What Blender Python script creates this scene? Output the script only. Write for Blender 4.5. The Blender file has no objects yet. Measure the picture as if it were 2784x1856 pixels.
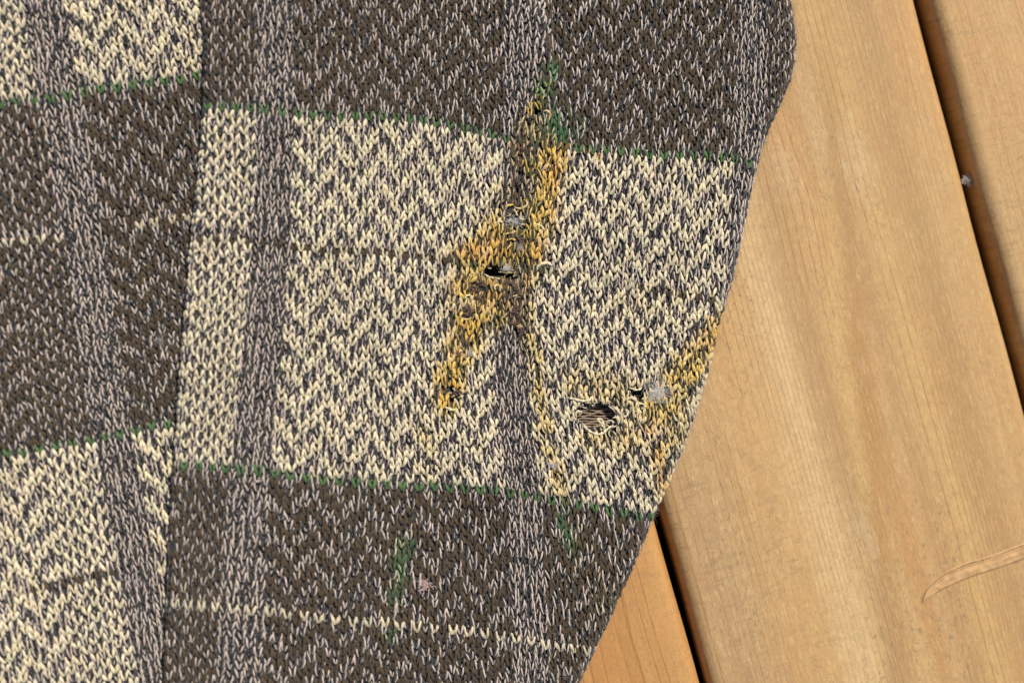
import bpy, math, random
import numpy as np
from mathutils import Vector, Matrix

rng = np.random.default_rng(7)
random.seed(7)
W, H = 2784.0, 1856.0                 # the layout was measured on a 2784 x 1856 plan
PX = 0.00013                          # metres per plan unit (a stitch is about 2.6 mm wide)

# ------------------------------------------------------------------ camera
scene = bpy.context.scene
LENS, SENSOR = 60.0, 36.0
TILT = math.radians(6.0)
DIST = W * PX * LENS / SENSOR
cam_loc = np.array([-math.sin(TILT) * DIST, 0.0, math.cos(TILT) * DIST])
cd = bpy.data.cameras.new('camera')
cam = bpy.data.objects.new('camera', cd)
scene.collection.objects.link(cam)
cam.location = cam_loc
cam.rotation_euler = (0.0, -TILT, 0.0)
cd.lens, cd.sensor_width = LENS, SENSOR
cd.clip_start, cd.clip_end = 0.01, 50.0
cd.dof.use_dof = True
cd.dof.focus_distance = DIST - 0.002
cd.dof.aperture_fstop = 3.8
scene.camera = cam

# ------------------------------------------------------------------ light
SUN_EL, SUN_AZ = math.radians(49.0), math.radians(60.0)     # azimuth counted from +X towards +Y
world = bpy.data.worlds.new('World'); scene.world = world; world.use_nodes = True
wn = world.node_tree.nodes; wn.clear()
sky = wn.new('ShaderNodeTexSky'); sky.sky_type = 'NISHITA'; sky.sun_disc = False
sky.sun_elevation = SUN_EL; sky.sun_rotation = math.pi / 2 - SUN_AZ
bg = wn.new('ShaderNodeBackground'); bg.inputs['Strength'].default_value = 0.085
wo = wn.new('ShaderNodeOutputWorld')
world.node_tree.links.new(sky.outputs[0], bg.inputs[0]); world.node_tree.links.new(bg.outputs[0], wo.inputs[0])
sl = bpy.data.lights.new('sun', 'SUN'); sl.energy = 4.5; sl.angle = math.radians(2.0); sl.color = (1.0, 0.95, 0.87)
sun = bpy.data.objects.new('sun', sl); scene.collection.objects.link(sun)
sd = Vector((math.cos(SUN_EL) * math.cos(SUN_AZ), math.cos(SUN_EL) * math.sin(SUN_AZ), math.sin(SUN_EL)))
sun.rotation_euler = sd.to_track_quat('Z', 'Y').to_euler(); sun.location = sd * 2.0
vs = scene.view_settings
vs.view_transform = 'Standard'; vs.look = 'None'; vs.exposure = 0.0; vs.gamma = 1.0; vs.use_curve_mapping = False
scene.render.engine = 'CYCLES'

# ------------------------------------------------------------------ helpers
def P(px, py, z=0.0):
    """plan position -> point of the level plane at height z, in the room"""
    px = np.asarray(px, float); py = np.asarray(py, float)
    dx = (px - W / 2) / W * SENSOR / LENS; dy = -(py - H / 2) / W * SENSOR / LENS
    ct, st = math.cos(TILT), math.sin(TILT)
    d = np.stack([dx * ct + st, dy, dx * st - ct], -1)
    t = (z - cam_loc[2]) / d[..., 2]
    return cam_loc + d * t[..., None]

def link(o, parent=None):
    scene.collection.objects.link(o)
    if parent is not None: o.parent = parent
    return o

def mesh_obj(name, verts, faces, mat, parent=None, smooth=True, cols=None):
    """faces: (n,4) or (n,3) int array, or list"""
    me = bpy.data.meshes.new(name)
    if isinstance(faces, np.ndarray):
        k = faces.shape[1]
        me.vertices.add(len(verts)); me.vertices.foreach_set('co', np.asarray(verts, np.float32).ravel())
        me.loops.add(faces.size); me.loops.foreach_set('vertex_index', faces.astype(np.int32).ravel())
        me.polygons.add(len(faces))
        me.polygons.foreach_set('loop_start', np.arange(0, faces.size, k, dtype=np.int32))
        me.update(calc_edges=True)
    else:
        me.from_pydata([tuple(v) for v in verts], [], faces)
    if smooth: me.polygons.foreach_set('use_smooth', np.ones(len(me.polygons), bool))
    if cols is not None:
        a = me.color_attributes.new('Col', 'FLOAT_COLOR', 'POINT')
        c4 = np.ones((len(verts), 4), np.float32); c4[:, :3] = cols
        a.data.foreach_set('color', c4.ravel())
    me.materials.append(mat)
    me.validate(); me.update()
    return link(bpy.data.objects.new(name, me), parent)

def empty(name, loc, parent=None):
    o = bpy.data.objects.new(name, None); o.location = loc; o.empty_display_size = 0.02
    return link(o, parent)

def herm(xk, yk, x):
    """cubic interpolation of yk (n, ...) over knots xk at x, linear outside"""
    xk = np.asarray(xk, float); n = len(xk)
    m = np.zeros_like(yk)
    for i in range(n):
        if i == 0: m[i] = (yk[1] - yk[0]) / (xk[1] - xk[0])
        elif i == n - 1: m[i] = (yk[-1] - yk[-2]) / (xk[-1] - xk[-2])
        else:
            h0, h1 = xk[i] - xk[i-1], xk[i+1] - xk[i]
            m[i] = ((yk[i] - yk[i-1]) / h0 * h1 + (yk[i+1] - yk[i]) / h1 * h0) / (h0 + h1)
    i = np.clip(np.searchsorted(xk, x) - 1, 0, n - 2)
    return i, m

def eval_herm(xk, yk, x, pick=None):
    xk = np.asarray(xk, float)
    i, m = herm(xk, yk, x)
    h = xk[i + 1] - xk[i]; t = (x - xk[i]) / h
    if pick is None: y0, y1, m0, m1 = yk[i], yk[i+1], m[i], m[i+1]
    else: y0, y1, m0, m1 = yk[i, pick], yk[i+1, pick], m[i, pick], m[i+1, pick]
    tc = np.clip(t, 0, 1)
    if y0.ndim > 1: tc_, t_, h_ = tc[:, None], t[:, None], h[:, None]
    else: tc_, t_, h_ = tc, t, h
    r = (2*tc_**3 - 3*tc_**2 + 1)*y0 + (tc_**3 - 2*tc_**2 + tc_)*h_*m0 + (-2*tc_**3 + 3*tc_**2)*y1 + (tc_**3 - tc_**2)*h_*m1
    return r + np.where(t_ < 0, t_*h_*m0, 0) + np.where(t_ > 1, (t_ - 1)*h_*m1, 0)

class Grid:
    """knit grid: (column, row) -> plan position"""
    def __init__(s, cols, rows, pts):
        s.c, s.r = np.array(cols, float), np.array(rows, float)
        s.p = np.array(pts, float)                       # (nr, nc, 2)
    def __call__(s, c, r):
        c = np.asarray(c, float).ravel(); r = np.asarray(r, float).ravel()
        out = []
        for k in range(2):
            A = eval_herm(s.c, s.p[:, :, k].T.copy(), c)     # (nq, nr)
            out.append(eval_herm(s.r, A.T.copy(), r, np.arange(len(c))))
        return np.stack(out, -1)

def smooth01(x): x = np.clip(x, 0, 1); return x * x * (3 - 2 * x)

def vnoise(x, y, seed=0):
    """cheap value noise"""
    def hsh(i, j): 
        v = np.sin(i * 127.1 + j * 311.7 + seed * 74.7) * 43758.5453
        return v - np.floor(v)
    xi, yi = np.floor(x), np.floor(y); xf, yf = smooth01(x - xi), smooth01(y - yi)
    a, b, c, d = hsh(xi, yi), hsh(xi+1, yi), hsh(xi, yi+1), hsh(xi+1, yi+1)
    return (a*(1-xf)+b*xf)*(1-yf) + (c*(1-xf)+d*xf)*yf

# ------------------------------------------------------------------ materials
def new_mat(name):
    m = bpy.data.materials.new(name); m.use_nodes = True
    return m, m.node_tree.nodes, m.node_tree.links, m.node_tree.nodes['Principled BSDF']

def yarn_mat():
    m, n, l, b = new_mat('wool_yarn')
    at = n.new('ShaderNodeAttribute'); at.attribute_name = 'Col'
    tc = n.new('ShaderNodeTexCoord')
    nz = n.new('ShaderNodeTexNoise'); nz.inputs['Scale'].default_value = 2600; nz.inputs['Detail'].default_value = 3
    l.new(tc.outputs['Object'], nz.inputs['Vector'])
    mr = n.new('ShaderNodeMapRange'); mr.inputs['From Min'].default_value = .3; mr.inputs['From Max'].default_value = .7
    mr.inputs['To Min'].default_value = .72; mr.inputs['To Max'].default_value = 1.22
    l.new(nz.outputs['Fac'], mr.inputs['Value'])
    mx = n.new('ShaderNodeVectorMath'); mx.operation = 'SCALE'
    l.new(at.outputs['Color'], mx.inputs[0]); l.new(mr.outputs[0], mx.inputs['Scale'])
    l.new(mx.outputs[0], b.inputs['Base Color'])
    b.inputs['Roughness'].default_value = .78; b.inputs['Sheen Weight'].default_value = .22
    b.inputs['Sheen Roughness'].default_value = .5; b.inputs['Specular IOR Level'].default_value = .35
    bp = n.new('ShaderNodeBump'); bp.inputs['Strength'].default_value = .35; bp.inputs['Distance'].default_value = .0002
    l.new(nz.outputs['Fac'], bp.inputs['Height']); l.new(bp.outputs[0], b.inputs['Normal'])
    return m

def plain_mat(name, col, rough=.9, scale=900, var=.3):
    m, n, l, b = new_mat(name)
    tc = n.new('ShaderNodeTexCoord'); nz = n.new('ShaderNodeTexNoise'); nz.inputs['Scale'].default_value = scale
    l.new(tc.outputs['Object'], nz.inputs['Vector'])
    r = n.new('ShaderNodeValToRGB')
    r.color_ramp.elements[0].position = .3; r.color_ramp.elements[1].position = .7
    r.color_ramp.elements[0].color = (*[c*(1-var) for c in col], 1); r.color_ramp.elements[1].color = (*[c*(1+var) for c in col], 1)
    l.new(nz.outputs['Fac'], r.inputs['Fac']); l.new(r.outputs['Color'], b.inputs['Base Color'])
    b.inputs['Roughness'].default_value = rough; b.inputs['Specular IOR Level'].default_value = .2
    return m

M_yarn = yarn_mat()
M_back = plain_mat('knit_backing', (.055, .048, .044))
M_under = plain_mat('dark_soil', (.03, .025, .02))

def wood_mat(name, seed, pale, mid, dark, knots=(), streaks=(), scuffs_and_sheen=(), fleck=1.0, LINE=430.0):
    """knots: (x, y, radius, amount); streaks: (y, width, slope, amount); scuffs: (x, y, rx, ry) in plank space (x along)"""
    m, n, l, b = new_mat(name)
    def math_(op, a, c=None, d=None):
        k = n.new('ShaderNodeMath'); k.operation = op
        for i, v in enumerate((a, c, d)):
            if v is None: continue
            if isinstance(v, (int, float)): k.inputs[i].default_value = v
            else: l.new(v, k.inputs[i])
        return k.outputs[0]
    tc = n.new('ShaderNodeTexCoord'); sp = n.new('ShaderNodeSeparateXYZ'); l.new(tc.outputs['Object'], sp.inputs[0])
    x, y, z = sp.outputs
    def noise(xs, ys, sc, det=2, rough=.5, off=0.0):
        cb = n.new('ShaderNodeCombineXYZ')
        l.new(math_('MULTIPLY_ADD', x, xs, seed * 3.7 + off), cb.inputs[0]); l.new(math_('MULTIPLY', ys[0], ys[1]), cb.inputs[1])
        l.new(math_('MULTIPLY_ADD', z, 30.0, seed * 1.3 + off), cb.inputs[2])
        t = n.new('ShaderNodeTexNoise'); t.inputs['Scale'].default_value = sc; t.inputs['Detail'].default_value = det
        t.inputs['Roughness'].default_value = rough
        l.new(cb.outputs[0], t.inputs['Vector']); return t.outputs['Fac']
    def ramp(v, a, c, lo=0.0, hi=1.0):
        k = n.new('ShaderNodeMapRange'); k.interpolation_type = 'SMOOTHSTEP'
        k.inputs['From Min'].default_value = a; k.inputs['From Max'].default_value = c
        k.inputs['To Min'].default_value = lo; k.inputs['To Max'].default_value = hi
        l.new(v, k.inputs['Value']); return k.outputs[0]
    def mix(fac, a, c):
        k = n.new('ShaderNodeMix'); k.data_type = 'RGBA'
        (l.new(fac, k.inputs[0]) if not isinstance(fac, (int, float)) else setattr(k.inputs[0], 'default_value', fac))
        for s, v in ((6, a), (7, c)):
            if isinstance(v, tuple): k.inputs[s].default_value = (*v, 1)
            else: l.new(v, k.inputs[s])
        return k.outputs[2]
    # grain space: across-coordinate bent by slow noise and by the knots
    w0 = noise(4.0, (y, 9.0), 1.0, 2, .5, 5.0)
    v = math_('MULTIPLY_ADD', math_('SUBTRACT', w0, .5), .012, y)
    knot_fac = None
    for (kx, ky, kr, am) in knots:
        ex = math_('DIVIDE', math_('SUBTRACT', x, kx), kr * 2.2); ey = math_('DIVIDE', math_('SUBTRACT', y, ky), kr)
        d2 = math_('ADD', math_('MULTIPLY', ex, ex), math_('MULTIPLY', ey, ey))
        g = math_('EXPONENT', math_('MULTIPLY', d2, -.5))
        v = math_('MULTIPLY_ADD', math_('MULTIPLY', g, math_('TANGENT', math_('MULTIPLY', ey, .35))), kr * am, v)
        g2 = math_('EXPONENT', math_('MULTIPLY', d2, -9.0))
        knot_fac = g2 if knot_fac is None else math_('MAXIMUM', knot_fac, g2)
    broad = ramp(noise(1.6, (v, 26.0), 1.0, 3, .55), .3, .7)
    broad2 = ramp(noise(3.0, (v, 90.0), 1.0, 4, .65, 11.0), .35, .68)
    col = mix(broad, pale, mid)
    col = mix(math_('MULTIPLY', broad2, .7), col, dark)
    blot = ramp(noise(14.0, (v, 45.0), 1.0, 3, .6, 13.0), .35, .7)
    col = mix(math_('MULTIPLY', blot, .35), col, (mid[0]*1.06, mid[1]*.86, mid[2]*.72))
    for (sy, sw, slope, am, *cc) in streaks:
        e = math_('DIVIDE', math_('SUBTRACT', math_('MULTIPLY_ADD', x, slope, v), sy), sw)
        e = math_('ADD', e, math_('MULTIPLY_ADD', noise(6.0, (v, 160.0), 1.0, 3, .6, 67.0), 1.6, -.8))
        g = math_('EXPONENT', math_('MULTIPLY', math_('MULTIPLY', e, e), -.5))
        col = mix(math_('MULTIPLY', g, am), col, cc[0] if cc else (.36, .185, .055))
    # growth lines: thin dark late wood, fairly even, drifting and fading in and out
    fr = math_('FRACT', math_('MULTIPLY_ADD', v, LINE, math_('MULTIPLY', noise(1.2, (v, 30.0), 1.0, 2, .5, 17.0), 9.0)))
    lines = math_('SUBTRACT', 1.0, ramp(math_('ABSOLUTE', math_('SUBTRACT', fr, .5)), .02, .13))
    lmask = ramp(noise(5.0, (v, 60.0), 1.0, 3, .6, 23.0), .36, .64, .10, 1.0)
    lines = math_('MULTIPLY', lines, lmask)
    col = mix(math_('MULTIPLY', lines, .50), col, (dark[0]*.60, dark[1]*.50, dark[2]*.38))
    # pale bleached fibres and fine weathered flecks
    pf = ramp(noise(160.0, (v, 1100.0), 1.0, 4, .8, 31.0), .48, .66)
    col = mix(math_('MULTIPLY', pf, .38), col, (pale[0]*1.22, pale[1]*1.25, pale[2]*1.35))
    fl = ramp(noise(420.0, (y, 620.0), 1.0, 4, .75, 41.0), .52, .66)
    fm = ramp(noise(7.0, (v, 26.0), 1.0, 3, .6, 47.0), .34, .62)
    col = mix(math_('MULTIPLY', math_('MULTIPLY', fl, fm), .72 * fleck), col, (.245, .175, .10))
    cr = ramp(noise(700.0, (y, 110.0), 1.0, 3, .65, 53.0), .54, .68)
    cm = ramp(noise(6.0, (v, 26.0), 1.0, 2, .5, 59.0), .46, .64)
    col = mix(math_('MULTIPLY', math_('MULTIPLY', cr, cm), .45 * fleck), col, (.24, .16, .085))
    mo = ramp(noise(210.0, (y, 330.0), 1.0, 4, .8, 71.0), .40, .60)
    col = mix(math_('MULTIPLY', mo, .30 * fleck), col, (mid[0]*.72, mid[1]*.74, mid[2]*.80))
    po = ramp(noise(900.0, (y, 2400.0), 1.0, 3, .8, 83.0), .50, .62)
    col = mix(math_('MULTIPLY', po, .26), col, (dark[0]*.60, dark[1]*.55, dark[2]*.50))
    for (sx, sy, rx, ry, am) in scuffs_and_sheen:  # bleached scuffs, plus surface sheen painted in as pale colour
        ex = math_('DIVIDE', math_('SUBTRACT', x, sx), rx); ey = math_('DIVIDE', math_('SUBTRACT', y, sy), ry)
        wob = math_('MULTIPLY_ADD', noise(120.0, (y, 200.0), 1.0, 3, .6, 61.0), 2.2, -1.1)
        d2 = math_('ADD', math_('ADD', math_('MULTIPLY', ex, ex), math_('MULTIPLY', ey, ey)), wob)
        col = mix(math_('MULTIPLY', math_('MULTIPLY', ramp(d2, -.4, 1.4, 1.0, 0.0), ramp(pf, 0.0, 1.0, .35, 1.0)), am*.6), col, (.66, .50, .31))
    if knot_fac is not None:
        kn = ramp(math_('ADD', knot_fac, math_('MULTIPLY', math_('SUBTRACT', fl, .5), .3)), .35, .8)
        col = mix(math_('MULTIPLY', math_('MULTIPLY', kn, po), .8), col, (.20, .095, .035))
    l.new(col, b.inputs['Base Color'])
    b.inputs['Roughness'].default_value = .62; b.inputs['Specular IOR Level'].default_value = .35
    hgt = math_('ADD', math_('MULTIPLY', lines, -.6), math_('ADD', math_('MULTIPLY', pf, .35), math_('MULTIPLY', fl, -.3)))
    bp = n.new('ShaderNodeBump'); bp.inputs['Strength'].default_value = .45; bp.inputs['Distance'].default_value = .00025
    l.new(hgt, bp.inputs['Height']); l.new(bp.outputs[0], b.inputs['Normal'])
    return m

# ------------------------------------------------------------------ deck of planks
THK, RND = 0.028, 0.0052
dirp = (P(1895, 1856) - P(1778, 1402)) + (P(2784, 1062) - P(2490, 0))
dirp = dirp[:2] / np.linalg.norm(dirp[:2])              # runs down the picture
nrm = np.array([-dirp[1], dirp[0]])                     # to the right across the planks
org = P(1809, 1520)[:2]
def across(px, py, z=0.0): return float((P(px, py, z)[:2] - org) @ nrm)
def along(px, py): return float((P(px, py)[:2] - org) @ dirp)
ang = math.atan2(dirp[1], dirp[0])
a_right = across(1812, 1520)
b_left = across(1836, 1520, -.004)
b_right = across(2492, 0)
c_left = across(2524, 0, -.004)
spans = [(a_right - .2763, a_right - .1404), (a_right - .1372, a_right), (b_left, b_right), (c_left, c_left + .137)]
ground = mesh_obj('deck', [(-.75, -.75, -.062), (.75, -.75, -.062), (.75, .75, -.062), (-.75, .75, -.062)], [[0, 1, 2, 3]], M_under)
ground['kind'] = 'structure'

def plank_mesh(width, length, seed):
    r = random.Random(seed); prof = []
    hw = width / 2
    for k in range(7):
        a = math.pi / 2 * k / 6; prof.append((-hw + RND - RND*math.cos(a), -RND + RND*math.sin(a)))
    nflat = 24
    for k in range(1, nflat): prof.append((-hw + RND + (width - 2*RND)*k/nflat, 0))
    for k in range(7):
        a = math.pi / 2 * (1 - k / 6); prof.append((hw - RND + RND*math.cos(a), -RND + RND*math.sin(a)))
    prof = [(-hw, -THK)] + prof + [(hw, -THK)]
    n = len(prof); nx = 120; V = []
    ph = [r.uniform(0, 6.28) for _ in range(8)]
    for i in range(nx + 1):
        x = -length/2 + length*i/nx
        for j, (y, z) in enumerate(prof):
            wob = .00022*math.sin(x*31 + ph[0] + (0 if y < 0 else 2)) + .00016*math.sin(x*87 + ph[1] + (0 if y < 0 else 1))
            zz = z + (.00012*math.sin(y*95 + ph[2] + .6*math.sin(x*5)) + .0001*math.sin(x*23 + y*40 + ph[3]) if z > -RND*.9 else 0)
            V.append((x, y + wob*(2*y/width), zz))
    F = [[i*n + j, (i+1)*n + j, (i+1)*n + (j+1) % n, i*n + (j+1) % n] for i in range(nx) for j in range(n)]
    F = [f[::-1] for f in F]
    F.append([j for j in range(n)]); F.append([nx*n + j for j in range(n)][::-1])
    return V, F

LEN = 0.95
plank_objs = []
def pl(px, py, i):
    """plan -> plank space of plank i"""
    mid = (spans[i][0] + spans[i][1]) / 2
    return along(px, py) - X0, across(px, py) - mid
X0 = along(1900, 928)
def band_y(px, py): return pl(px, py, 2)[1]
knot_b = [(*pl(2240, 530, 2), .0060, 1.2)]
sx, sy = pl(2330, 900, 2); sx2, sy2 = pl(2395, 1500, 2)
slope = -(sy2 - sy) / (sx2 - sx)
mats = [
    wood_mat('pine_amber', 3, (.52, .29, .105), (.47, .245, .08), (.37, .175, .05)),
    wood_mat('pine_orange', 1, (.56, .30, .10), (.50, .25, .075), (.40, .18, .05), knots=[(*pl(1668, 1730, 1), .0035, 1.0)], fleck=.5, LINE=160.0),
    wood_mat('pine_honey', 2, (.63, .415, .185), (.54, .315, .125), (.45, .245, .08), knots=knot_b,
             streaks=[(sy + slope*sx, .0034, slope, .75, (.42, .215, .065)), (sy + slope*sx - .0055, .0030, slope, .6, (.64, .42, .16)),
                      (band_y(1930, 1500), .012, 0, .6, (.42, .275, .14)), (band_y(2120, 1500), .006, 0, .55, (.53, .30, .11)), (band_y(2160, 1500), .0016, 0, .5, (.58, .35, .13)),
                      (band_y(2270, 1500), .0055, 0, .65, (.68, .48, .235)), (band_y(2355, 1500), .0035, 0, .5, (.40, .255, .125)), (band_y(2560, 1500), .005, 0, .5, (.41, .245, .10)),
                      (band_y(2640, 1500), .004, 0, .5, (.60, .39, .14)), (band_y(2740, 1500), .006, 0, .55, (.42, .255, .105)), (pl(2000, 100, 2)[1], .003, 0, .25), (pl(1850, 1420, 2)[1], .0003, 0, .9), (pl(1905, 1420, 2)[1], .0012, 0, .3),
                      (pl(2480, 500, 2)[1], .002, 0, .25)],
             scuffs_and_sheen=[(*pl(2372, 905, 2), .004, .0016, .8), (*pl(2340, 1000, 2), .008, .002, .5), (*pl(2365, 1480, 2), .012, .003, .55),
                     (*pl(2330, 1430, 2), .014, .006, .3), (*pl(2195, 1705, 2), .0035, .0006, .9), (*pl(2130, 470, 2), .014, .006, .7), (*pl(2330,430,2), .018, .008, .7), (*pl(2200,300,2), .03, .005, .5)]),  # patches near the upper end paint a soft sheen into the wood colour
    wood_mat('pine_pale', 4, (.62, .415, .195), (.56, .345, .145), (.48, .27, .10), fleck=.7)]
for i, (a, c) in enumerate(spans):
    Vp, Fp = plank_mesh(c - a, LEN, 10 + i)
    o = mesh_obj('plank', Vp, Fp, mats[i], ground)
    cpos = org + dirp * X0 + nrm * (a + c) / 2
    o.location = (cpos[0], cpos[1], 0.0)
    o.rotation_euler = (0, 0, ang + 0.0)
    # local x runs along the plank (down the picture), local y across it to the right
    plank_objs.append(o)

# ------------------------------------------------------------------ the knit
ZS = 0.0092                                            # top of the sleeve where it lies on the wood
S_cols = [0, 7, 12, 27, 42, 47, 60, 74, 79]
S_rows = [-14, 0, 17, 32, 47, 64, 76]
S_px = [
 [(578,8),(708,12),(806,22),(1095,45),(1382,88),(1486,105),(1745,128),(2012,150),(2092,176)],
 [(568,298),(706,301),(810,317),(1095,324),(1378,375),(1475,395),(1727,416),(2000,436),(2088,462)],
 [(550,648),(699,657),(797,672),(1085,692),(1358,728),(1452,735),(1705,776),(1972,820),(2066,838)],
 [(530,955),(668,962),(775,975),(1070,1000),(1354,1030),(1446,1040),(1700,1075),(1966,1110),(2060,1125)],
 [(505,1262),(638,1270),(748,1284),(1070,1318),(1384,1337),(1478,1352),(1735,1398),(1995,1440),(2090,1455)],
 [(478,1634),(610,1643),(733,1656),(1065,1692),(1402,1731),(1500,1750),(1750,1790),(2010,1830),(2100,1845)],
 [(462,1888),(598,1898),(722,1912),(1060,1950),(1415,1990),(1515,2010),(1765,2050),(2020,2090),(2110,2105)]]
T_cols = [-8, 0, 7, 12, 27, 34]
T_rows = [-16, 0, 17, 47, 64, 80]
T_px = [
 [(-265,-18),(-90,-45),(64,-60),(176,-80),(500,-130),(650,-152)],
 [(-213,312),(-37,287),(117,272),(228,253),(555,203),(707,180)],
 [(-150,690),(25,663),(185,646),(292,626),(615,575),(765,552)],
 [(-64,1248),(112,1217),(266,1192),(372,1170),(690,1115),(838,1090)],
 [(5,1612),(180,1580),(333,1550),(438,1532),(752,1480),(900,1455)],
 [(65,1952),(240,1920),(393,1890),(498,1872),(812,1820),(960,1795)]]
gridS, gridT = Grid(S_cols, S_rows, S_px), Grid(T_cols, T_rows, T_px)
E_right = [(2105,-220),(2128,-100),(2150,0),(2165,100),(2156,190),(2131,260),(2093,345),(2064,430),(2042,520),(2016,650),(1990,760),(1956,880),(1930,990),
           (1892,1120),(1852,1230),(1815,1320),(1770,1420),(1725,1530),(1680,1630),(1640,1720),(1600,1800),(1560,1885),(1510,1990),(1450,2110)]
E_left = [(566,-220),(558,-100),(556,0),(562,130),(561,250),(549,450),(524,700),(506,900),(491,1100),(478,1300),(468,1500),(458,1700),(450,1956),(444,2110)]

def dense(pts, k=10):
    pts = np.array(pts, float); t = np.arange(len(pts)); q = np.linspace(0, len(pts)-1, (len(pts)-1)*k+1)
    return eval_herm(t, pts, q)

PXH = lambda x, y: P(x, y, ZS)[..., :2]
# everything below lives in plan units (px) first; the wrap over the folded edges is worked out there
class Edge:
    def __init__(s, pts, inside, R):
        d = dense(pts); s.R = R
        g = np.gradient(d, axis=0); g /= np.linalg.norm(g, axis=1)[:, None]
        n = np.stack([-g[:, 1], g[:, 0]], -1)
        if (n[len(n)//2] @ np.array(inside)) < 0: n = -n
        s.d, s.n = d, n
        s.x0, s.y0, s.st = -400, -400, 12
        gx = np.arange(s.x0, 3000, s.st); gy = np.arange(s.y0, 2400, s.st)
        X, Y = np.meshgrid(gx, gy); Q = np.stack([X.ravel(), Y.ravel()], -1)
        D = np.empty(len(Q)); N = np.empty((len(Q), 2))
        for a in range(0, len(Q), 4000):
            q = Q[a:a+4000]; df = q[:, None, :] - d[None]
            i = (df**2).sum(-1).argmin(1)
            D[a:a+4000] = (df[np.arange(len(q)), i] * n[i]).sum(-1); N[a:a+4000] = n[i]
        s.F = np.concatenate([D[:, None], N], 1).reshape(len(gy), len(gx), 3)
    def look(s, x, y):
        u = np.clip((x - s.x0) / s.st, 0, s.F.shape[1]-1.01); v = np.clip((y - s.y0) / s.st, 0, s.F.shape[0]-1.01)
        i, j = u.astype(int), v.astype(int); fu, fv = (u-i)[:, None], (v-j)[:, None]
        f = (s.F[j, i]*(1-fu) + s.F[j, i+1]*fu)*(1-fv) + (s.F[j+1, i]*(1-fu) + s.F[j+1, i+1]*fu)*fv
        nn = f[:, 1:] / np.maximum(1e-6, np.linalg.norm(f[:, 1:], axis=1))[:, None]
        return f[:, 0], nn
edgeR, edgeL = Edge(E_right, (-1, 0), 31.0), Edge(E_left, (1, 0), 25.0)

def hs(x, y):
    """height of the sleeve's upper layer (plan units)"""
    z = ZS/PX + 46*smooth01((1330 - x)/640)
    z = z + 7*(vnoise(x/260, y/260, 1) - .5) + 3*(vnoise(x/90, y/120, 2) - .5)
    # pleat running down from the top to the damage
    lx = 1448 + 46*smooth01((y + 100)/400); f = smooth01((330 - y)/330)
    d = x - lx
    z = z + f*(20*np.exp(-(np.minimum(d, 0)/75)**2)*(d < 0) + 20*np.exp(-(np.maximum(d, 0)/22)**2)*(d >= 0) - 6*np.exp(-((d - 45)/28)**2))
    # sagging round the damage
    z = z - 9*np.exp(-((x-1615)/80)**2 - ((y-1130)/55)**2) - 7*np.exp(-((x-1345)/75)**2 - ((y-745)/30)**2)
    z = z - 6*np.exp(-((x-1402-(y-560)*-.05)/16)**2)*smooth01((y-360)/60)*smooth01((660-y)/60)
    # crease beside the far edge at the top
    z = z - 5*np.exp(-((x - 2058)/9)**2)*smooth01((260 - y)/160)
    return z

def ht(x, y):
    z = 74 + 10*smooth01((420 - x)/420) + 6*(vnoise(x/240, y/260, 5) - .5) + 3*(vnoise(x/90, y/100, 6) - .5)
    dL, _ = edgeL.look(x, y)
    return z + 5*smooth01((dL + 75)/75)

def to_world(x, y, z):
    """plan x, y laid out at the layer's own level, z in plan units"""
    w = P(x, y, ZS)
    return np.stack([w[..., 0], w[..., 1], z*PX], -1)

def slope_normal(hf, x, y):
    e = 4.0
    gx = (hf(x+e, y) - hf(x-e, y))/(2*e); gy = (hf(x, y+e) - hf(x, y-e))/(2*e)
    n = np.stack([-gx, -gy, np.ones_like(gx)], -1)
    return n/np.linalg.norm(n, axis=1)[:, None]

def mapS(x, y, h):
    """sleeve: plan x, y and height above the cloth -> room; the cloth rolls under at both edges"""
    z = hs(x, y); n3 = slope_normal(hs, x, y)
    px, py = x.copy(), y.copy(); pz = z.copy()
    theta = np.zeros_like(x)
    for e in (edgeR, edgeL):
        d, nn = e.look(x, y); R = e.R
        th = np.clip((R - d)/R, 0, math.pi); m = th > 0
        plan = R - R*np.sin(th); extra = np.where((R - d)/R > math.pi, (R-d)-math.pi*R, 0)
        sh = np.where(m, plan + extra - d, 0)
        px = px + nn[:, 0]*sh; py = py + nn[:, 1]*sh
        pz = pz - np.where(m, R - R*np.cos(th), 0)
        st, ct = np.sin(th), np.cos(th)
        rn = np.stack([-nn[:, 0]*st, -nn[:, 1]*st, ct], -1)
        n3 = np.where(m[:, None], rn, n3)
        theta = np.maximum(theta, th)
    px = px + n3[:, 0]*h; py = py + n3[:, 1]*h; pz = pz + n3[:, 2]*h
    return to_world(px, py, pz), theta

def mapT(x, y, h):
    n3 = slope_normal(ht, x, y)
    return to_world(x + n3[:, 0]*h, y + n3[:, 1]*h, ht(x, y) + n3[:, 2]*h), np.zeros_like(x)

# yarn colours
CREAM, BEIGE, CHAR = np.array([.71, .60, .395]), np.array([.56, .45, .365]), np.array([.041, .038, .037])
BROWN, GREEN = np.array([.074, .047, .022]), np.array([.085, .155, .048])
HB = np.array([0, 1, 2, 4, 3, 2])

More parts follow.
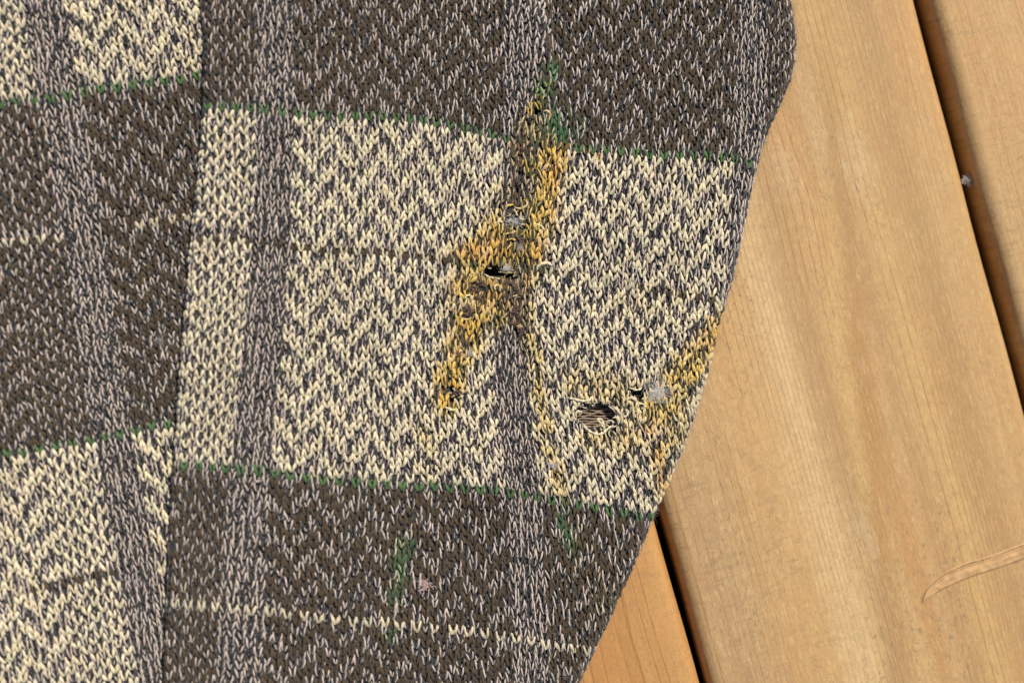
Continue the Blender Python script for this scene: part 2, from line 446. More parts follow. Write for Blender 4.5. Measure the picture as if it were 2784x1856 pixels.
def yarn_kind(c, r, first, off):
    """0 marled grey, 1 cream, 2 brown, 3 green. first: kind above row 0"""
    k = np.zeros(len(c), int)
    blk = np.floor_divide(r, 47)
    main = np.where(blk % 2 == 0, 3 - first, first)      # rows 0..46 the other kind
    cc = c
    checker = ((cc >= 0) & (cc < 7)) | ((cc >= 79) & (cc < 86))
    hb = ((cc >= 12) & (cc < 42)) | ((cc >= 47) & (cc < 74)) | (cc < 0)
    k = np.where(checker & ((c + r) % 2 == 0), main, k)
    k = np.where(hb & (((r - HB[(c - 12) % 6] + off) % 4) < 2), main, k)
    rm = r % 47
    alt = (c % 2 == 0)
    k = np.where(rm == 0, np.where(alt, 3, 0), k)
    k = np.where((rm == 17) & alt & ((main == 2) | (c < 42) | (np.sin(c*12.9+r*7.1) < .35)) & ((off == 0) | (np.sin(c*.33+1.2) > -.25)), 3 - main, k)
    k = np.where((rm == 16) & alt & (k == main) & checker, 0, k)
    return k

def band(x, y, pts):
    """strength of a stain running through pts (x, y, half width)"""
    p = np.array(pts, float); out = np.zeros(len(x))
    for a, b in zip(p[:-1], p[1:]):
        ab = b[:2]-a[:2]; t = np.clip(((x-a[0])*ab[0] + (y-a[1])*ab[1])/(ab@ab), 0, 1)
        d = np.hypot(x-a[0]-t*ab[0], y-a[1]-t*ab[1]); w = a[2]+(b[2]-a[2])*t
        out = np.maximum(out, smooth01(1.42 - d/w/.95))
    return out
def blobs(x, y, L):
    o = np.zeros(len(x))
    for (cx, cy, sx_, sy_, am) in L: o = np.maximum(o, am*np.exp(-((x-cx)/sx_)**2 - ((y-cy)/sy_)**2))
    return o

def stains(x, y):
    wob = lambda s, k: (vnoise(x/s, y/s, k)-.5)
    xx, yy = x + 26*wob(35, 11), y + 26*wob(35, 12)
    Y = band(xx, yy, [(1478,225,10),(1452,290,22),(1440,345,42),(1462,420,72),(1462,500,72),(1430,580,90),(1390,660,104),(1350,725,118),(1310,785,88),(1275,860,70),(1245,950,52),(1225,1040,44),(1210,1105,34)])
    Y = np.maximum(Y, .85*band(xx, yy, [(1430,700,55),(1395,780,55),(1372,830,52),(1350,880,26)]))
    Y = np.maximum(Y, .6*band(xx, yy, [(1420,780,30),(1425,880,28),(1455,960,20),(1468,1080,20),(1490,1220,20),(1530,1345,18)]))
    Y = np.maximum(Y, .42*band(xx, yy, [(1560,1040,50),(1650,1070,70),(1720,1100,80),(1700,1190,70),(1620,1190,50)]))
    Y = np.maximum(Y, .8*band(xx, yy, [(1960,870,30),(1915,945,45),(1845,1040,55),(1790,1110,50)]))
    Y = np.maximum(Y, .6*band(xx, yy, [(1860,1150,40),(1790,1220,32),(1800,1310,34)]))
    Y = np.maximum(Y, blobs(xx, yy, [(1155,1185,30,40,.45),(1160,1260,25,30,.3),(1085,1500,20,60,.5),(1075,1600,20,60,.5),(1000,1775,10,9,.9),(1032,1805,8,9,.9),
                                     (1570,1500,35,70,.45),(1640,1620,40,70,.4),(1600,1560,30,40,.35),(1595,402,9,9,1),(1621,424,9,6,.9),(1690,820,40,40,.25),(1780,830,60,40,.25)]))
    Y = Y*smooth01(.30 + 1.25*vnoise(x/38, y/46, 14))
    O = .8*blobs(xx, yy, [(1525,410,14,30,1),(1500,470,18,60,.8),(1420,400,16,20,.9),(1535,405,12,14,1),(1505,570,14,40,.7),(1280,690,50,22,.9),(1345,690,60,26,1),(1340,650,40,30,.8),(1460,690,26,30,.7),
                       (1330,775,70,16,.6),(1250,770,30,20,.5),(1345,820,50,25,.7),(1440,760,16,30,.6),(1272,880,16,40,.8),(1235,970,14,50,.6),(1228,1045,22,18,1),(1215,1075,12,20,.8),
                       (1912,925,34,28,.7),(1950,905,20,30,.6),(1868,960,18,14,.5),(1785,1235,12,36,.9),(1772,1160,18,26,.7),(1800,1300,16,22,1),(1498,1280,14,24,.6),(1538,1362,9,11,1),(1595,402,10,8,1),(1700,1195,20,20,.4)])
    G = blobs(xx, yy, [(1496,195,12,26,1),(1474,238,15,20,1),(1490,270,9,26,1),(1508,325,24,24,1),(1528,372,18,22,1),(1478,345,26,14,.7),(1512,350,14,22,.9),(1560,350,22,28,.35)])
    x0, y0 = x, y
    G = np.maximum(G, blobs(x0, y0, [(1275,726,10,9,.9),(1320,728,10,7,.8),(1368,716,12,9,.9),(1425,726,8,8,.9),(1448,729,9,7,.8),(1484,734,9,9,.9),(1520,738,9,8,.7),
                       (1100,1480,24,26,.5),(1088,1545,20,40,.7),(1078,1610,18,30,.5),(1062,1730,16,22,.5),(1640,772,16,10,.5),(1522,1420,10,26,.7),(1542,1462,11,26,.7),(1575,1440,10,10,.6),(1530,1378,16,7,.9),(1555,1490,10,16,.7),(1610,1384,14,7,.5)]))
    return Y, O, G

# openings worn through the sleeve: ellipses (x, y, rx, ry, angle)
HOLES = [(1337,738,33,13,.12),(1386,748,27,6.5,0),(1618,1128,56,38,.1),(1655,1148,30,28,0),(1735,1072,23,19,-.3),(1716,1062,14,8,0),(1400,602,21,27,0),(1400,560,13,8,0),
         (1433,379,8,5,0),(1419,416,9,6,0),(1409,470,9,8,0),(1404,515,10,7,0),(1459,303,13,9,0),(1405,816,9,6,0),(1237,1059,17,8,.1),(1237,1085,14,10,.3),
         (1253,927,9,5,0),(1305,783,24,6,-.2),(1262,865,9,6,0),(1254,905,8,6,0),(1408,898,9,5,0),(1400,645,10,6,0)]
def in_holes(x, y, grow=0.0):
    m = np.zeros(len(x), bool)
    for (cx, cy, rx, ry, a) in HOLES:
        u = (x-cx)*math.cos(a)+(y-cy)*math.sin(a); v = -(x-cx)*math.sin(a)+(y-cy)*math.cos(a)
        m |= (u/(rx+grow))**2 + (v/(ry+grow))**2 < 1
    return m

NT, NS = 6, 5
def stitches(grid, mapper, crange, rrange, first, off, is_sleeve, keep):
    c, r = np.meshgrid(np.arange(*crange), np.arange(*rrange)); c, r = c.ravel(), r.ravel()
    p = grid(c, r)
    m = keep(p[:, 0], p[:, 1]); c, r, p = c[m], r[m], p[m]
    if is_sleeve:
        m = ~in_holes(p[:, 0], p[:, 1], 3.0); c, r, p = c[m], r[m], p[m]
    a = grid(c, r+.5) - grid(c, r-.5); b = grid(c+.5, r) - grid(c-.5, r)
    N = len(c); kind = yarn_kind(c, r, first, off)
    Y = O = G = np.zeros(N)
    if is_sleeve: Y, O, G = stains(p[:, 0], p[:, 1])
    wear = np.clip(Y*1.1 + .25*O, 0, 1)
    w = np.linalg.norm(b, axis=1)
    wv = lambda sc, k: np.stack([vnoise(p[:, 0]/sc, p[:, 1]/sc, k)-.5, vnoise(p[:, 0]/sc, p[:, 1]/sc, k+1)-.5], -1)
    p = p + 7*wv(80, 31) + 2.5*wv(28, 35) + rng.normal(0, .05, (N, 2))*w[:, None]*(1 + 1.6*wear[:, None])
    rot = rng.normal(0, .05, N)*(1 + 2.2*wear)
    ca, sa = np.cos(rot), np.sin(rot)
    a = np.stack([a[:, 0]*ca - a[:, 1]*sa, a[:, 0]*sa + a[:, 1]*ca], -1); b = np.stack([b[:, 0]*ca - b[:, 1]*sa, b[:, 0]*sa + b[:, 1]*ca], -1)
    t = np.linspace(0, 1, NT)
    X = np.empty((N, 4, NT, NS)); Yc = np.empty_like(X); Hc = np.empty_like(X); C = np.empty((N, 4, 3))
    solid = (kind > 0)
    for li, s in enumerate((-1, 1)):
        len_ = 1 + rng.normal(0, .085, N); wid = 1 + rng.normal(0, .13, N)
        v = (-.74 + 1.36*t)[None]*len_[:, None] + rng.normal(0, .03, (N, 1))
        u = s*(.505 - .435*t**1.2)[None]*wid[:, None] + rng.normal(0, .02, (N, 1)) + s*.03*np.sin(math.pi*t)[None]
        arch = (.22 + rng.normal(0, .045, N) + .05*(kind == 1))[:, None]
        hh = arch*np.sin(math.pi*(.06 + .86*t))[None] + .01
        ax = p[:, 0:1] + a[:, 0:1]*v + b[:, 0:1]*u; ay = p[:, 1:2] + a[:, 1:2]*v + b[:, 1:2]*u
        tx, ty = np.gradient(ax, axis=1), np.gradient(ay, axis=1)
        tl = np.hypot(tx, ty) + 1e-9; lx, ly = -ty/tl, tx/tl          # lateral in the cloth
        taper = np.array([.42, .82, 1.0, 1.0, .90, .52])[None]
        ph0 = rng.uniform(0, 2*math.pi, N); turns = .50 + rng.normal(0, .1, N)
        for k in range(2):
            ph = ph0[:, None] + k*math.pi + s*2*math.pi*turns[:, None]*t[None]
            offr = (np.where(solid, .105, .110)*(1+.3*wear))[:, None]*w[:, None]*taper
            rad = (np.where(solid, .164, .124 if k == 0 else .148)*(1 + rng.normal(0, .06, N)))[:, None]*w[:, None]*taper
            cx = ax + lx*offr*np.cos(ph); cy = ay + ly*offr*np.cos(ph); ch = hh*w[:, None] + offr*np.sin(ph)*.8
            q = 2*math.pi*np.arange(NS)/NS
            X[:, li*2+k] = cx[..., None] + lx[..., None]*rad[..., None]*np.cos(q)
            Yc[:, li*2+k] = cy[..., None] + ly[..., None]*rad[..., None]*np.cos(q)
            Hc[:, li*2+k] = ch[..., None] + rad[..., None]*np.sin(q)
            base = np.empty((N, 3))
            marl = BEIGE if k == 0 else CHAR
            for kk, col in enumerate((marl, CREAM, BROWN, GREEN)): base[kind == kk] = col
            C[:, li*2+k] = base
    dot = (r % 47 == 17) & (kind == 1); C[dot] *= rng.uniform(.72, 1.0, dot.sum())[:, None, None]
    # colour wander along the yarn, then the dye and rust that bled into it
    var = 1 + rng.normal(0, .09, (N, 4, 1)); C = C*var
    C[:, :, 0] *= 1 + rng.normal(0, .03, (N, 4)); C[:, :, 2] *= 1 + rng.normal(0, .05, (N, 4))
    old = .94 + .12*vnoise(p[:, 0]/120, p[:, 1]/120, 21); C = C*old[:, None, None]
    if is_sleeve:
        lum = C.mean(-1, keepdims=True)
        light = smooth01((lum - .1)/.25)
        yl = (Y*(.75 + .45*rng.random(N)))[:, None, None].clip(0, 1)
        yel = light*(.45 + .75*lum)*np.array([1.0, .67, .14])*(.58+.40*rng.random((N, 4, 1))) + (1-light)*np.array([.075, .068, .022])
        C = C*(1-yl) + yel*yl
        og = (O*(.6 + .6*rng.random(N)))[:, None, None].clip(0, 1)*.9
        org_ = (.25 + .8*light)*np.array([.70, .33, .035])
        C = C*(1-og) + org_*og
        gg = (G*np.where(rng.random(N) < .82, 1.15, .3))[:, None, None].clip(0, 1)
        grn = np.array([.042, .150, .046])*(1 + .8*light) 
        keepy = .35*light
        C = C*(1-gg*(1-keepy)) + grn*gg*(1-keepy)
        drk = (blobs(p[:, 0], p[:, 1], [(1412,440,12,70,.6),(1402,540,14,60,.7),(1310,780,26,18,.8),(1270,850,16,20,.7),(1258,920,12,24,.7),(1402,800,22,26,.6),(1405,860,18,30,.85),(1415,900,16,24,.6),(1370,770,40,14,.5),(1240,1070,26,14,.6)])*(.5+rng.random(N)))[:, None, None].clip(0, .9)
        C = C*(1-drk) + np.array([.085, .052, .036])*drk
    C = np.clip(C, .004, .9)
    shp = X.shape
    xyz, th = mapper(X.ravel(), Yc.ravel(), Hc.ravel())
    th = th.reshape(shp).mean((1, 2, 3))
    xyz = xyz.reshape(*shp, 3)
    ok = th < 2.3
    return c[ok], r[ok], kind[ok], p[ok], xyz[ok], C[ok]

_f = []
for ti in range(NT-1):
    for si in range(NS):
        _f.append((ti*NS+si, ti*NS+(si+1) % NS, (ti+1)*NS+(si+1) % NS, (ti+1)*NS+si))
_f = np.array(_f); _pv = NT*NS
_one = np.concatenate([_f + k*_pv for k in range(4)])

def stitch_mesh(name, xyz, C, parent):
    n = len(xyz); nv = 4*_pv
    F = (_one[None] + (np.arange(n)*nv)[:, None, None]).reshape(-1, 4)
    cols = np.repeat(C.reshape(-1, 3), _pv, axis=0)
    return mesh_obj(name, xyz.reshape(-1, 3), F, M_yarn, parent, True, cols)

def cloth_sheet(name, mapper, x0, x1, y0, y1, st, h, keep, mat, parent, holes=False):
    gx, gy = np.arange(x0, x1, st), np.arange(y0, y1, st); X, Y = np.meshgrid(gx, gy)
    v, th = mapper(X.ravel().astype(float), Y.ravel().astype(float), np.full(X.size, h))
    nx, ny = len(gx), len(gy); i, j = np.meshgrid(np.arange(nx-1), np.arange(ny-1))
    F = np.stack([j*nx+i, (j+1)*nx+i, (j+1)*nx+i+1, j*nx+i+1], -1).reshape(-1, 4)
    cx, cy = X.ravel()[F].mean(1), Y.ravel()[F].mean(1)
    m = keep(cx, cy)
    if holes: m &= ~in_holes(cx, cy, -1.0)
    F = F[m]; used = np.unique(F); remap = np.full(len(v), -1); remap[used] = np.arange(len(used))
    return mesh_obj(name, v[used], remap[F], mat, parent)

def keepS(x, y):
    dR, _ = edgeR.look(x, y); dL, _ = edgeL.look(x, y)
    return (dR > -math.pi*31) & (dL > -math.pi*31*.9) & (y > -70) & (y < H+70)
def keepS_sheet(x, y):
    dR, _ = edgeR.look(x, y); dL, _ = edgeL.look(x, y)
    return (dR > -math.pi*31*.8) & (dL > -math.pi*31*.8)
def keepT(x, y):
    dL, _ = edgeL.look(x, y)
    return (dL < 30) & (x > -70) & (y > -70) & (y < H+70)

base = P(1000, 928)
sweater = empty('sweater', (float(base[0]), float(base[1]), 0.0))
sweater['label'] = 'worn cream and brown patterned knit sweater with yellow stains and holes, lying on planks'
sweater['category'] = 'sweater'
bpy.context.view_layer.update()
INV = Matrix.Translation(-Vector(sweater.location))
def under(o, parent):
    o.parent = parent
    if parent is sweater: o.matrix_parent_inverse = INV
    return o

# torso: cloth slab, stitches
torso = cloth_sheet('torso', mapT, -120, 760, -120, H+120, 9, -3.2, lambda x, y: edgeL.look(x, y)[0] < 150, M_back, None)
under(torso, sweater); torso['label'] = 'flat torso panel lying under the folded sleeve'
lower = cloth_sheet('back_panel', lambda x, y, h: (to_world(x, y, np.full_like(x, 5.0)), None), -140, 900, -140, H+140, 60, 0, lambda x, y: x < 1e9, M_back, torso)
sleeve = cloth_sheet('sleeve', mapS, 300, 2420, -120, H+120, 6, -3.4, keepS_sheet, M_back, None, holes=True)
under(sleeve, sweater); sleeve['label'] = 'sleeve with yellow and green stains, worn open in several holes'

cT = stitches(gridT, mapT, (-14, 30), (-18, 82), 1, 4, False, keepT)
cS = stitches(gridS, mapS, (-5, 92), (-24, 80), 2, 0, True, keepS)

# single stitches that can be picked out: the green and the contrast rows first, then the big check at the sleeve's side
def pick(cs, quota, pref):
    c, r, k, p, xyz, C = cs
    inside = (p[:, 0] > 5) & (p[:, 0] < W-5) & (p[:, 1] > 5) & (p[:, 1] < H-5)
    sc = np.full(len(c), 9.0)
    sc[(k == 3)] = 0; sc[(r % 47 == 17) & (k > 0)] = 1
    sc[pref(c, r, k) & (sc > 5)] = 2
    sc[~inside] = 99
    idx = np.argsort(sc, kind='stable')[:quota]
    return idx[sc[idx] < 9]
iS = pick(cS, 230, lambda c, r, k: (k == 1) & (c >= 0) & (c < 7))
iT = pick(cT, 70, lambda c, r, k: (k == 1) & (c >= 0) & (c < 7))
for cs, idx, par in ((cS, iS, sleeve), (cT, iT, torso)):
    for i in idx: stitch_mesh('stitch', cs[4][i:i+1], cs[5][i:i+1], par)
    rest = np.ones(len(cs[0]), bool); rest[idx] = False
    o = stitch_mesh('knit_stitches', cs[4][rest], cs[5][rest], par); o['kind'] = 'stuff'
print('stitches', len(cS[0]), len(cT[0]), len(iS), len(iT))

# ------------------------------------------------------------------ yarn ends, felted lumps, fuzz
def tubes(paths, radii, sides=5):
    """paths: list of (n,3) world arrays -> verts, faces"""
    V, F = [], []; o = 0
    for pth, rad in zip(paths, radii):
        pth = np.asarray(pth, float); n = len(pth)
        rad = np.broadcast_to(rad, (n,))
        t = np.gradient(pth, axis=0); t /= np.linalg.norm(t, axis=1)[:, None] + 1e-12
        up = np.array([0, 0, 1.0]); s = np.cross(t, up); ln = np.linalg.norm(s, axis=1)
        s[ln < .1] = np.array([1, 0, 0]); s /= np.linalg.norm(s, axis=1)[:, None]; u = np.cross(s, t)
        for i in range(n):
            for q in range(sides):
                a = 2*math.pi*q/sides
                V.append(pth[i] + rad[i]*(math.cos(a)*s[i] + math.sin(a)*u[i]))
        for i in range(n-1):
            for q in range(sides):
                F.append((o+i*sides+q, o+i*sides+(q+1) % sides, o+(i+1)*sides+(q+1) % sides, o+(i+1)*sides+q))
        o += n*sides
    return np.array(V), np.array(F)

def loose(pts, hts, cA, cB, thick=3.0, parent=None):
    """a two-ply yarn end running through plan points above the cloth"""
    k = 7; d = dense(pts, k); hh = np.interp(np.linspace(0, len(pts)-1, len(d)), np.arange(len(pts)), hts)
    w, _ = mapS(d[:, 0], d[:, 1], hh)
    t = np.gradient(w, axis=0); L = np.concatenate([[0], np.cumsum(np.linalg.norm(np.diff(w, axis=0), axis=1))])
    t /= np.linalg.norm(t, axis=1)[:, None] + 1e-12
    s = np.cross(t, [0, 0, 1.0]); s /= np.linalg.norm(s, axis=1)[:, None] + 1e-9; u = np.cross(s, t)
    ph = L/.0042*2*math.pi; P2 = []; rd = thick*PX*.62
    tp = np.clip(np.minimum(np.arange(len(w)), np.arange(len(w))[::-1])/3.0, .35, 1)
    for q in (0, math.pi): P2.append(w + rd*.72*(np.cos(ph+q)[:, None]*s + np.sin(ph+q)[:, None]*u))
    V, F = tubes(P2, [rd*tp, rd*tp], 6)
    cols = np.repeat(np.array([cA, cB]), len(V)//2, axis=0)*(1+rng.normal(0, .05, (len(V), 1)))
    return mesh_obj('loose_yarn', V, F, M_yarn, parent or sleeve, True, cols)

YC, YL, MR = np.array([.74, .60, .33]), np.array([.70, .47, .13]), BEIGE
CR = np.array([.76, .65, .42])
ends = [
 ([(1536,1080),(1558,1083),(1580,1088),(1600,1086),(1609,1077)], [0,8,10,9,2], CR, CR, 3.4),
 ([(1566,1150),(1564,1128),(1569,1117),(1577,1119),(1574,1130)], [0,9,14,14,8], CR, YC, 3.8),
 ([(1582,1148),(1590,1160),(1605,1174),(1625,1181),(1641,1177),(1652,1166),(1668,1155)], [0,6,9,10,9,8,0], CR, CR, 3.2),
 ([(1646,1182),(1641,1162),(1630,1148),(1626,1141),(1634,1140),(1641,1152),(1645,1170)], [0,10,16,18,17,12,2], CR, YC, 3.4),
 ([(1648,1156),(1651,1147),(1660,1143),(1668,1148),(1664,1154)], [-4,4,8,8,3], MR, CR, 2.6),
 ([(1676,1180),(1680,1150),(1673,1122),(1662,1107),(1650,1096)], [2,5,6,5,1], CR, CHAR, 3.2),
 ([(1694,1178),(1687,1140),(1678,1117),(1664,1100),(1655,1088)], [2,6,8,7,1], BEIGE, CHAR, 3.2),
 ([(1736,1110),(1734,1101),(1741,1096),(1750,1100),(1751,1108),(1743,1111)], [3,6,9,9,7,4], CR, YC, 3.0),
 ([(1712,1098),(1706,1087),(1713,1080),(1724,1084),(1728,1094)], [2,8,12,10,2], CR, YC, 4.0),
 ([(1710,1053),(1724,1058),(1738,1058),(1746,1044)], [2,6,7,1], CR, CR, 3.0),
 ([(1571,1094),(1578,1104),(1584,1101),(1582,1094)], [1,4,4,1], BEIGE, CR, 2.4),
 ([(1611,1088),(1616,1098),(1613,1103),(1609,1100)], [2,3,2,0], BEIGE, CR, 2.4),
 ([(1660,1190),(1656,1178),(1663,1170),(1672,1178),(1675,1192)], [1,7,9,7,1], YC, CHAR, 2.8),
 ([(1457,737),(1464,724),(1474,717),(1492,716),(1501,724)], [0,8,11,9,1], CR, CR, 4.2),
 ([(1208,1105),(1220,1111),(1232,1114),(1244,1111)], [1,7,7,1], CR, YC, 4.0),
 ([(1398,562),(1414,568),(1428,562),(1433,551),(1424,543)], [1,6,9,9,2], YC, YL, 3.2),
 ([(1446,610),(1460,611),(1474,618),(1483,632)], [1,7,7,1], CR, YC, 3.0),
 ([(1344,606),(1360,602),(1366,612),(1362,636)], [1,8,9,1], CR, YC, 2.8),
 ([(1474,303),(1488,303),(1495,314),(1490,332)], [1,7,8,1], YC, YL, 3.0),
 ([(1272,816),(1265,809),(1270,803),(1280,806),(1282,818),(1274,832)], [1,6,8,8,6,1], CR, YC, 3.0),
 ([(1347,792),(1345,781),(1352,776),(1360,782),(1357,791)], [1,7,9,7,1], CR, YL, 3.4),
 ([(1368,564),(1384,558),(1398,556)], [1,6,1], YL, YL, 3.2),
 ([(1366,640),(1384,634),(1404,636)], [0,6,0], YC, YL, 3.0),
 ([(1366,655),(1390,650),(1405,654)], [0,6,0], YL, YL, 3.0),
 ([(1250,862),(1266,868),(1284,862)], [0,6,0], YC, YL, 2.8),
 ([(1392,806),(1402,804),(1414,808)], [0,6,0], YC, YL, 2.8),
 ([(1392,878),(1404,885),(1420,880)], [0,6,0], YC, YL, 2.8),
 ([(1405,892),(1418,888),(1430,900)], [0,5,0], YC, CHAR, 2.6),
 ([(1312,742),(1330,752),(1348,756),(1362,758)], [0,-3,-4,0], YC, CR, 2.6),
 ([(1356,738),(1376,741),(1402,739)], [2,3,2], YC, YL, 2.6),
 ([(1800,1050),(1816,1048),(1826,1060)], [2,7,1], YL, YC, 3.0),
 ([(1700,1110),(1708,1120),(1700,1132),(1690,1128)], [1,6,7,1], CR, YC, 3.0),
 ([(1722,1118),(1738,1116),(1746,1124)], [1,7,1], CR, CR, 2.8),
 ([(620,872),(632,866),(640,862)], [2,9,4], BEIGE, CR, 3.0),
 ([(690,1296),(698,1304),(708,1300),(706,1292)], [1,6,6,1], BEIGE, BEIGE, 3.0)]
for e in ends: loose(*e)

# broken ends round the rims of the openings
def fray(cx, cy, rx, ry, n, cols, ln=26):
    for i in range(n):
        a = 2*math.pi*(i + rng.uniform(-.3, .3))/n
        x, y = cx+math.cos(a)*rx*1.22, cy+math.sin(a)*ry*1.25
        d = math.atan2(cy-y, cx-x) + rng.normal(0, .8); cu = rng.normal(0, .75); st = ln*rng.uniform(.4, 1.1)/4
        pts, hh = [], []
        for k in range(5):
            pts.append((x, y)); hh.append([0, 5, 8, 8, 6][k]*rng.uniform(.7, 1.2)); x += math.cos(d)*st; y += math.sin(d)*st; d += cu
        q = cols[rng.integers(len(cols))]
        loose(pts, hh, q, cols[rng.integers(len(cols))], rng.uniform(1.5, 2.6))
fray(1622, 1130, 54, 38, 22, [CR, CR, YC, BEIGE, CHAR*2])
fray(1735, 1072, 23, 19, 10, [CR, YC, YL, CHAR*2], 22)
fray(1345, 742, 50, 13, 11, [YC, YL, np.array([.08, .10, .04])], 18)
fray(1400, 602, 20, 26, 10, [YC, YL, CR], 22)
fray(1239, 1068, 16, 12, 6, [YC, YL], 16)
# rows of bare strands of the far layer, seen through the openings
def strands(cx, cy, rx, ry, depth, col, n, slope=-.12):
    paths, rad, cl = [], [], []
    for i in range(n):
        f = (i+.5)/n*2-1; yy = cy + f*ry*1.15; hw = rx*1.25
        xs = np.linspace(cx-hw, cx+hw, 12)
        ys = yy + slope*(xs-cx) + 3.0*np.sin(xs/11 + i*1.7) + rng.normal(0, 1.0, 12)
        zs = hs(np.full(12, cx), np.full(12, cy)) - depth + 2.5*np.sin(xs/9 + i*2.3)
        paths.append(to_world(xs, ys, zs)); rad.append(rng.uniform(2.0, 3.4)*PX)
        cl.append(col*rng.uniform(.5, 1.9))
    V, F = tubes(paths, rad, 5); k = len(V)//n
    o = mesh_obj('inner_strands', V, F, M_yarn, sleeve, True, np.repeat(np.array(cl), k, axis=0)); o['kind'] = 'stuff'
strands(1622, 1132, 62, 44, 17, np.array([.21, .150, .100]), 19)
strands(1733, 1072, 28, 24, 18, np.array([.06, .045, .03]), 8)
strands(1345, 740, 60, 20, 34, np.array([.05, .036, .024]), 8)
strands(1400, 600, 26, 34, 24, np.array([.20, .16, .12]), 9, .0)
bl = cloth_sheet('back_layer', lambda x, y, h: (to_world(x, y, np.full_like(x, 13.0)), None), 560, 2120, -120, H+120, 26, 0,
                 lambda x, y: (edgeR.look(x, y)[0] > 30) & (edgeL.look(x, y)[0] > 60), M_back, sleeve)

def tuft(name, cx, cy, R, n, cols, rad, parent, lift=4.0, mapper=mapS, flat=.5, lenf=2.0):
    """a tangle of short curved fibres"""
    paths, rr, cl = [], [], []
    for i in range(n):
        a = rng.uniform(0, 6.283); q = abs(rng.normal(0, .55))*R
        x, y, h = cx+math.cos(a)*q, cy+math.sin(a)*q*.85, lift + abs(rng.normal(0, 1))*R*flat*max(0.1, 1-q/R/1.6)
        d = rng.uniform(0, 6.283); cu = rng.normal(0, 1.6)
        L = R*rng.uniform(.5, 1)*lenf/6; xs, ys, hh = [], [], []
        for k in range(7):
            xs.append(x); ys.append(y); hh.append(h); x += math.cos(d)*L; y += math.sin(d)*L; d += cu*.5+rng.normal(0, .25)
            h = max(lift*.4, h + rng.normal(0, .35)*L)
        w, _ = mapper(np.array(xs), np.array(ys), np.array(hh)); paths.append(w); rr.append(rad*PX*rng.uniform(.6, 1.3))
        cl.append(cols[rng.integers(len(cols))]*rng.uniform(.75, 1.2))
    V, F = tubes(paths, rr, 4); k = len(V)//n
    return mesh_obj(name, V, F, M_yarn, parent, True, np.repeat(np.array(cl), k, axis=0).clip(0, .9))

DK, RU = np.array([.10, .058, .040]), np.array([.30, .13, .04])
pills = [(1308,772,15),(1292,792,10),(1300,808,12),(1392,772,9),(1402,786,9),(1410,797,8),(1376,768,8),(1372,784,7),(1274,842,12),(1268,855,8),(1404,838,9),(1398,850,9),(1410,862,9),
         (1402,880,9),(1416,896,8),(1256,930,9),(1250,962,8),(1254,890,9),(1420,404,8),(1415,440,8),(1408,452,8),(1404,495,10),(1398,530,9),(1392,640,9),(1412,652,9),(1242,1065,9),(1445,322,8)]
for (x, y, R) in pills: tuft('felted_lump', x, y, R*.95, 34, [DK*.7, DK, RU*.6, DK*1.3], 1.5, sleeve, 3.0, flat=.5, lenf=1.6)

def fuzz(name, mapper, cs, n, parent):
    c, r, k, p, xyz, C = cs
    idx = rng.integers(0, len(c), n); L = rng.gamma(3.0, 6.5, n).clip(6, 60); d = rng.uniform(0, 6.283, n); cu = rng.normal(0, .55, n)
    K = 5; xs = np.empty((n, K)); ys = np.empty((n, K)); hh = np.empty((n, K))
    x, y = p[idx, 0]+rng.normal(0, 5, n), p[idx, 1]+rng.normal(0, 5, n); top = rng.gamma(2.0, 2.6, n)+4
    for j in range(K):
        xs[:, j], ys[:, j] = x, y; hh[:, j] = 3 + top*np.sin(math.pi*j/(K-1)*rng.uniform(.6, 1.0, n))
        x = x+np.cos(d)*L/(K-1); y = y+np.sin(d)*L/(K-1); d = d+cu
    w, _ = mapper(xs.ravel(), ys.ravel(), hh.ravel()); w = w.reshape(n, K, 3)
    V, F = tubes(list(w), [.17*PX]*n, 3)
    cc = C[idx].mean(1)*.8+np.array([.10, .09, .08])
    o = mesh_obj(name, V, F, M_yarn, parent, True, np.repeat(cc, K*3, axis=0)); o['kind'] = 'stuff'
fuzz('fibre_fuzz', mapS, cS, 11000, sleeve)
_rim = edgeR.look(cS[3][:, 0], cS[3][:, 1])[0] < 25
fuzz('rim_fuzz', mapS, tuple(q[_rim] for q in cS), 1500, sleeve); fuzz('fibre_fuzz', mapT, cT, 2800, torso)

# ------------------------------------------------------------------ lint and crumbs lying on the cloth
WH, PK = np.array([.74, .71, .67]), np.array([.62, .38, .36])
def lint(x, y, R, n, cols, label, mapper=mapS, rad=.22, lift=5.0, flat=.5):
    o = tuft('lint_tuft', x, y, R, n, cols, rad, None, lift, mapper, flat, 2.6)
    o['label'] = label; o['category'] = 'lint'; o['group'] = 'lint caught in the knit'
    return o
lint(1786, 1064, 21, 150, [WH], 'largest white lint tuft, beside the small hole near the sleeve edge')
lint(1404, 603, 15, 80, [WH*.9], 'pale grey lint caught in the gap of the upper yellow stain', lift=-2)
lint(1413, 672, 9, 40, [WH*.85], 'thin string of grey lint below the gap in the yellow stain')
lint(1378, 728, 11, 60, [WH], 'white lint wisp at the right end of the dark slit')
lint(1276, 958, 8, 50, [WH, WH, PK], 'small white and pink lint crumb on the lower yellow streak')
lint(1502, 1262, 11, 60, [WH], 'white lint tuft on the narrow grey stripe near the lower green row')
lint(437, 924, 9, 50, [WH*.7], 'grey lint speck on the dark brown block of the torso', mapT)
lint(1622, 425, 5, 30, [np.array([.75, .42, .15])], 'tiny orange crumb just under the upper green row')
fl = tuft('plant_flake', 1158, 1590, 13, 40, [np.array([.40, .25, .2]), np.array([.45, .33, .33])], 1.6, None, 5.0, mapS, .2, 2.4)
fl['label'] = 'pinkish brown flake lying on the lower brown block of the sleeve'; fl['category'] = 'flake'

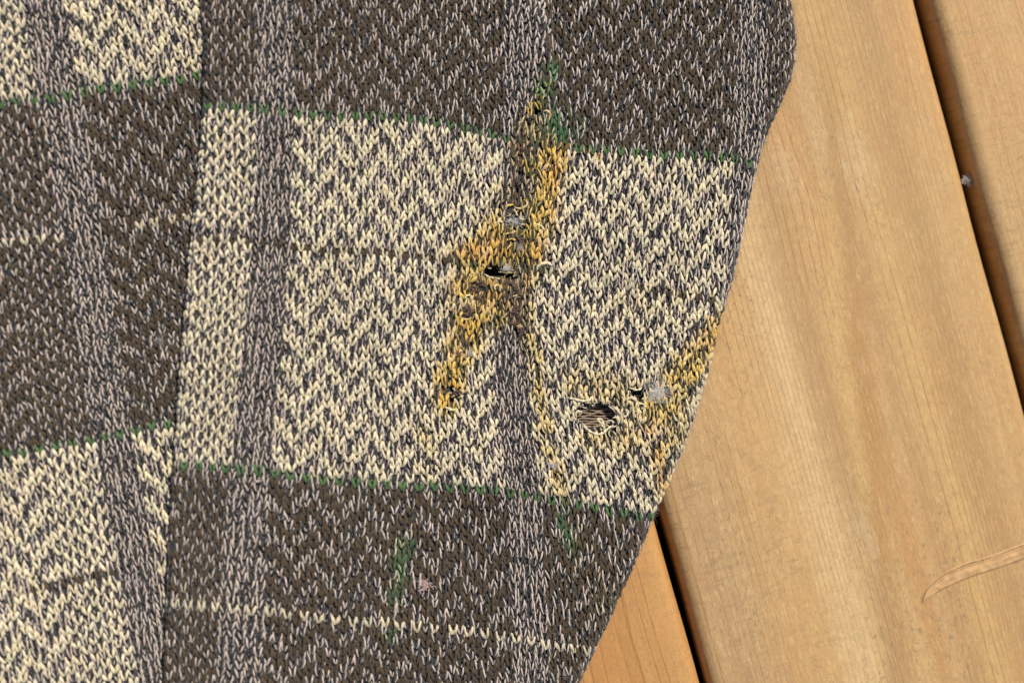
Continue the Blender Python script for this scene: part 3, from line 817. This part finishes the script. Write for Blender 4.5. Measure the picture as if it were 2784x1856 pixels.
def mapGap(x, y, h):
    w = P(x, y, -.006); w = w.copy(); w[..., 2] = -.009 + h*PX; return w, None
g = tuft('wool_scrap', 2640, 490, 12, 110, [WH*.95, WH*.8, np.array([.45, .4, .33])], .55, None, 6.0, mapGap, .8, 2.2)
g['label'] = 'grey scrap of wool stuck in the gap between two planks'; g['category'] = 'wool scrap'

# torn sliver on the middle plank
def sliver():
    mid = [(2508,1636),(2530,1606),(2570,1577),(2630,1550),(2700,1528),(2800,1492),(2860,1470)]
    wd = [2, 14, 20, 22, 20, 22, 20]
    d = dense(mid, 6); wv = np.interp(np.linspace(0, 6, len(d)), np.arange(7), wd)
    g_ = np.gradient(d, axis=0); g_ /= np.linalg.norm(g_, axis=1)[:, None]; n_ = np.stack([-g_[:, 1], g_[:, 0]], -1)
    V, F = [], []; K = 11; PROF = [-.6, 2.4, 3.4, .3, 1.0, 2.2, 2.4, .8, 2.4, 1.6, -.6]
    for i in range(len(d)):
        for k in range(K):
            s = k/(K-1)*2-1
            q = d[i]+n_[i]*s*wv[i]
            z = (PROF[k] + .3*math.sin(i*.31+k*2.1))*min(1, i/6)
            w = P(q[0], q[1], 0); V.append((w[0], w[1], z*PX))
    for i in range(len(d)-1):
        for k in range(K-1): F.append((i*K+k, (i+1)*K+k, (i+1)*K+k+1, i*K+k+1))
    o = mesh_obj('splinter', np.array(V), np.array(F)[:, ::-1], wood_splinter, None)
    def ribbon(off, w0, seedr):
        r_ = random.Random(seedr); V2, F2 = [], []; nn = len(d)
        for i in range(nn):
            wq = w0*(.4 + .6*math.sin(math.pi*i/(nn-1)))*r_.uniform(.6, 1.3); c_ = d[i]+n_[i]*off*wv[i]
            for sg in (-1, 1):
                q = c_+n_[i]*sg*wq; w = P(q[0], q[1], 0); V2.append((w[0], w[1], 3.6*PX if off < 0 else 2.6*PX))
        for i in range(nn-1): F2.append((2*i, 2*i+1, 2*i+3, 2*i+2))
        return mesh_obj('crack', np.array(V2), np.array(F2), plain_mat('crack_dark', (.10, .06, .03), .95), None)
    cr1, cr2 = ribbon(-.78, .9, 3), ribbon(.86, .35, 4)
    pb = plank_objs[2]; bpy.context.view_layer.update()
    for q_ in (o, cr1, cr2): q_.parent = pb; q_.matrix_parent_inverse = pb.matrix_world.inverted()
wood_splinter = plain_mat('torn_pine', (.53, .32, .145), .8, 420, .22)
sliver()
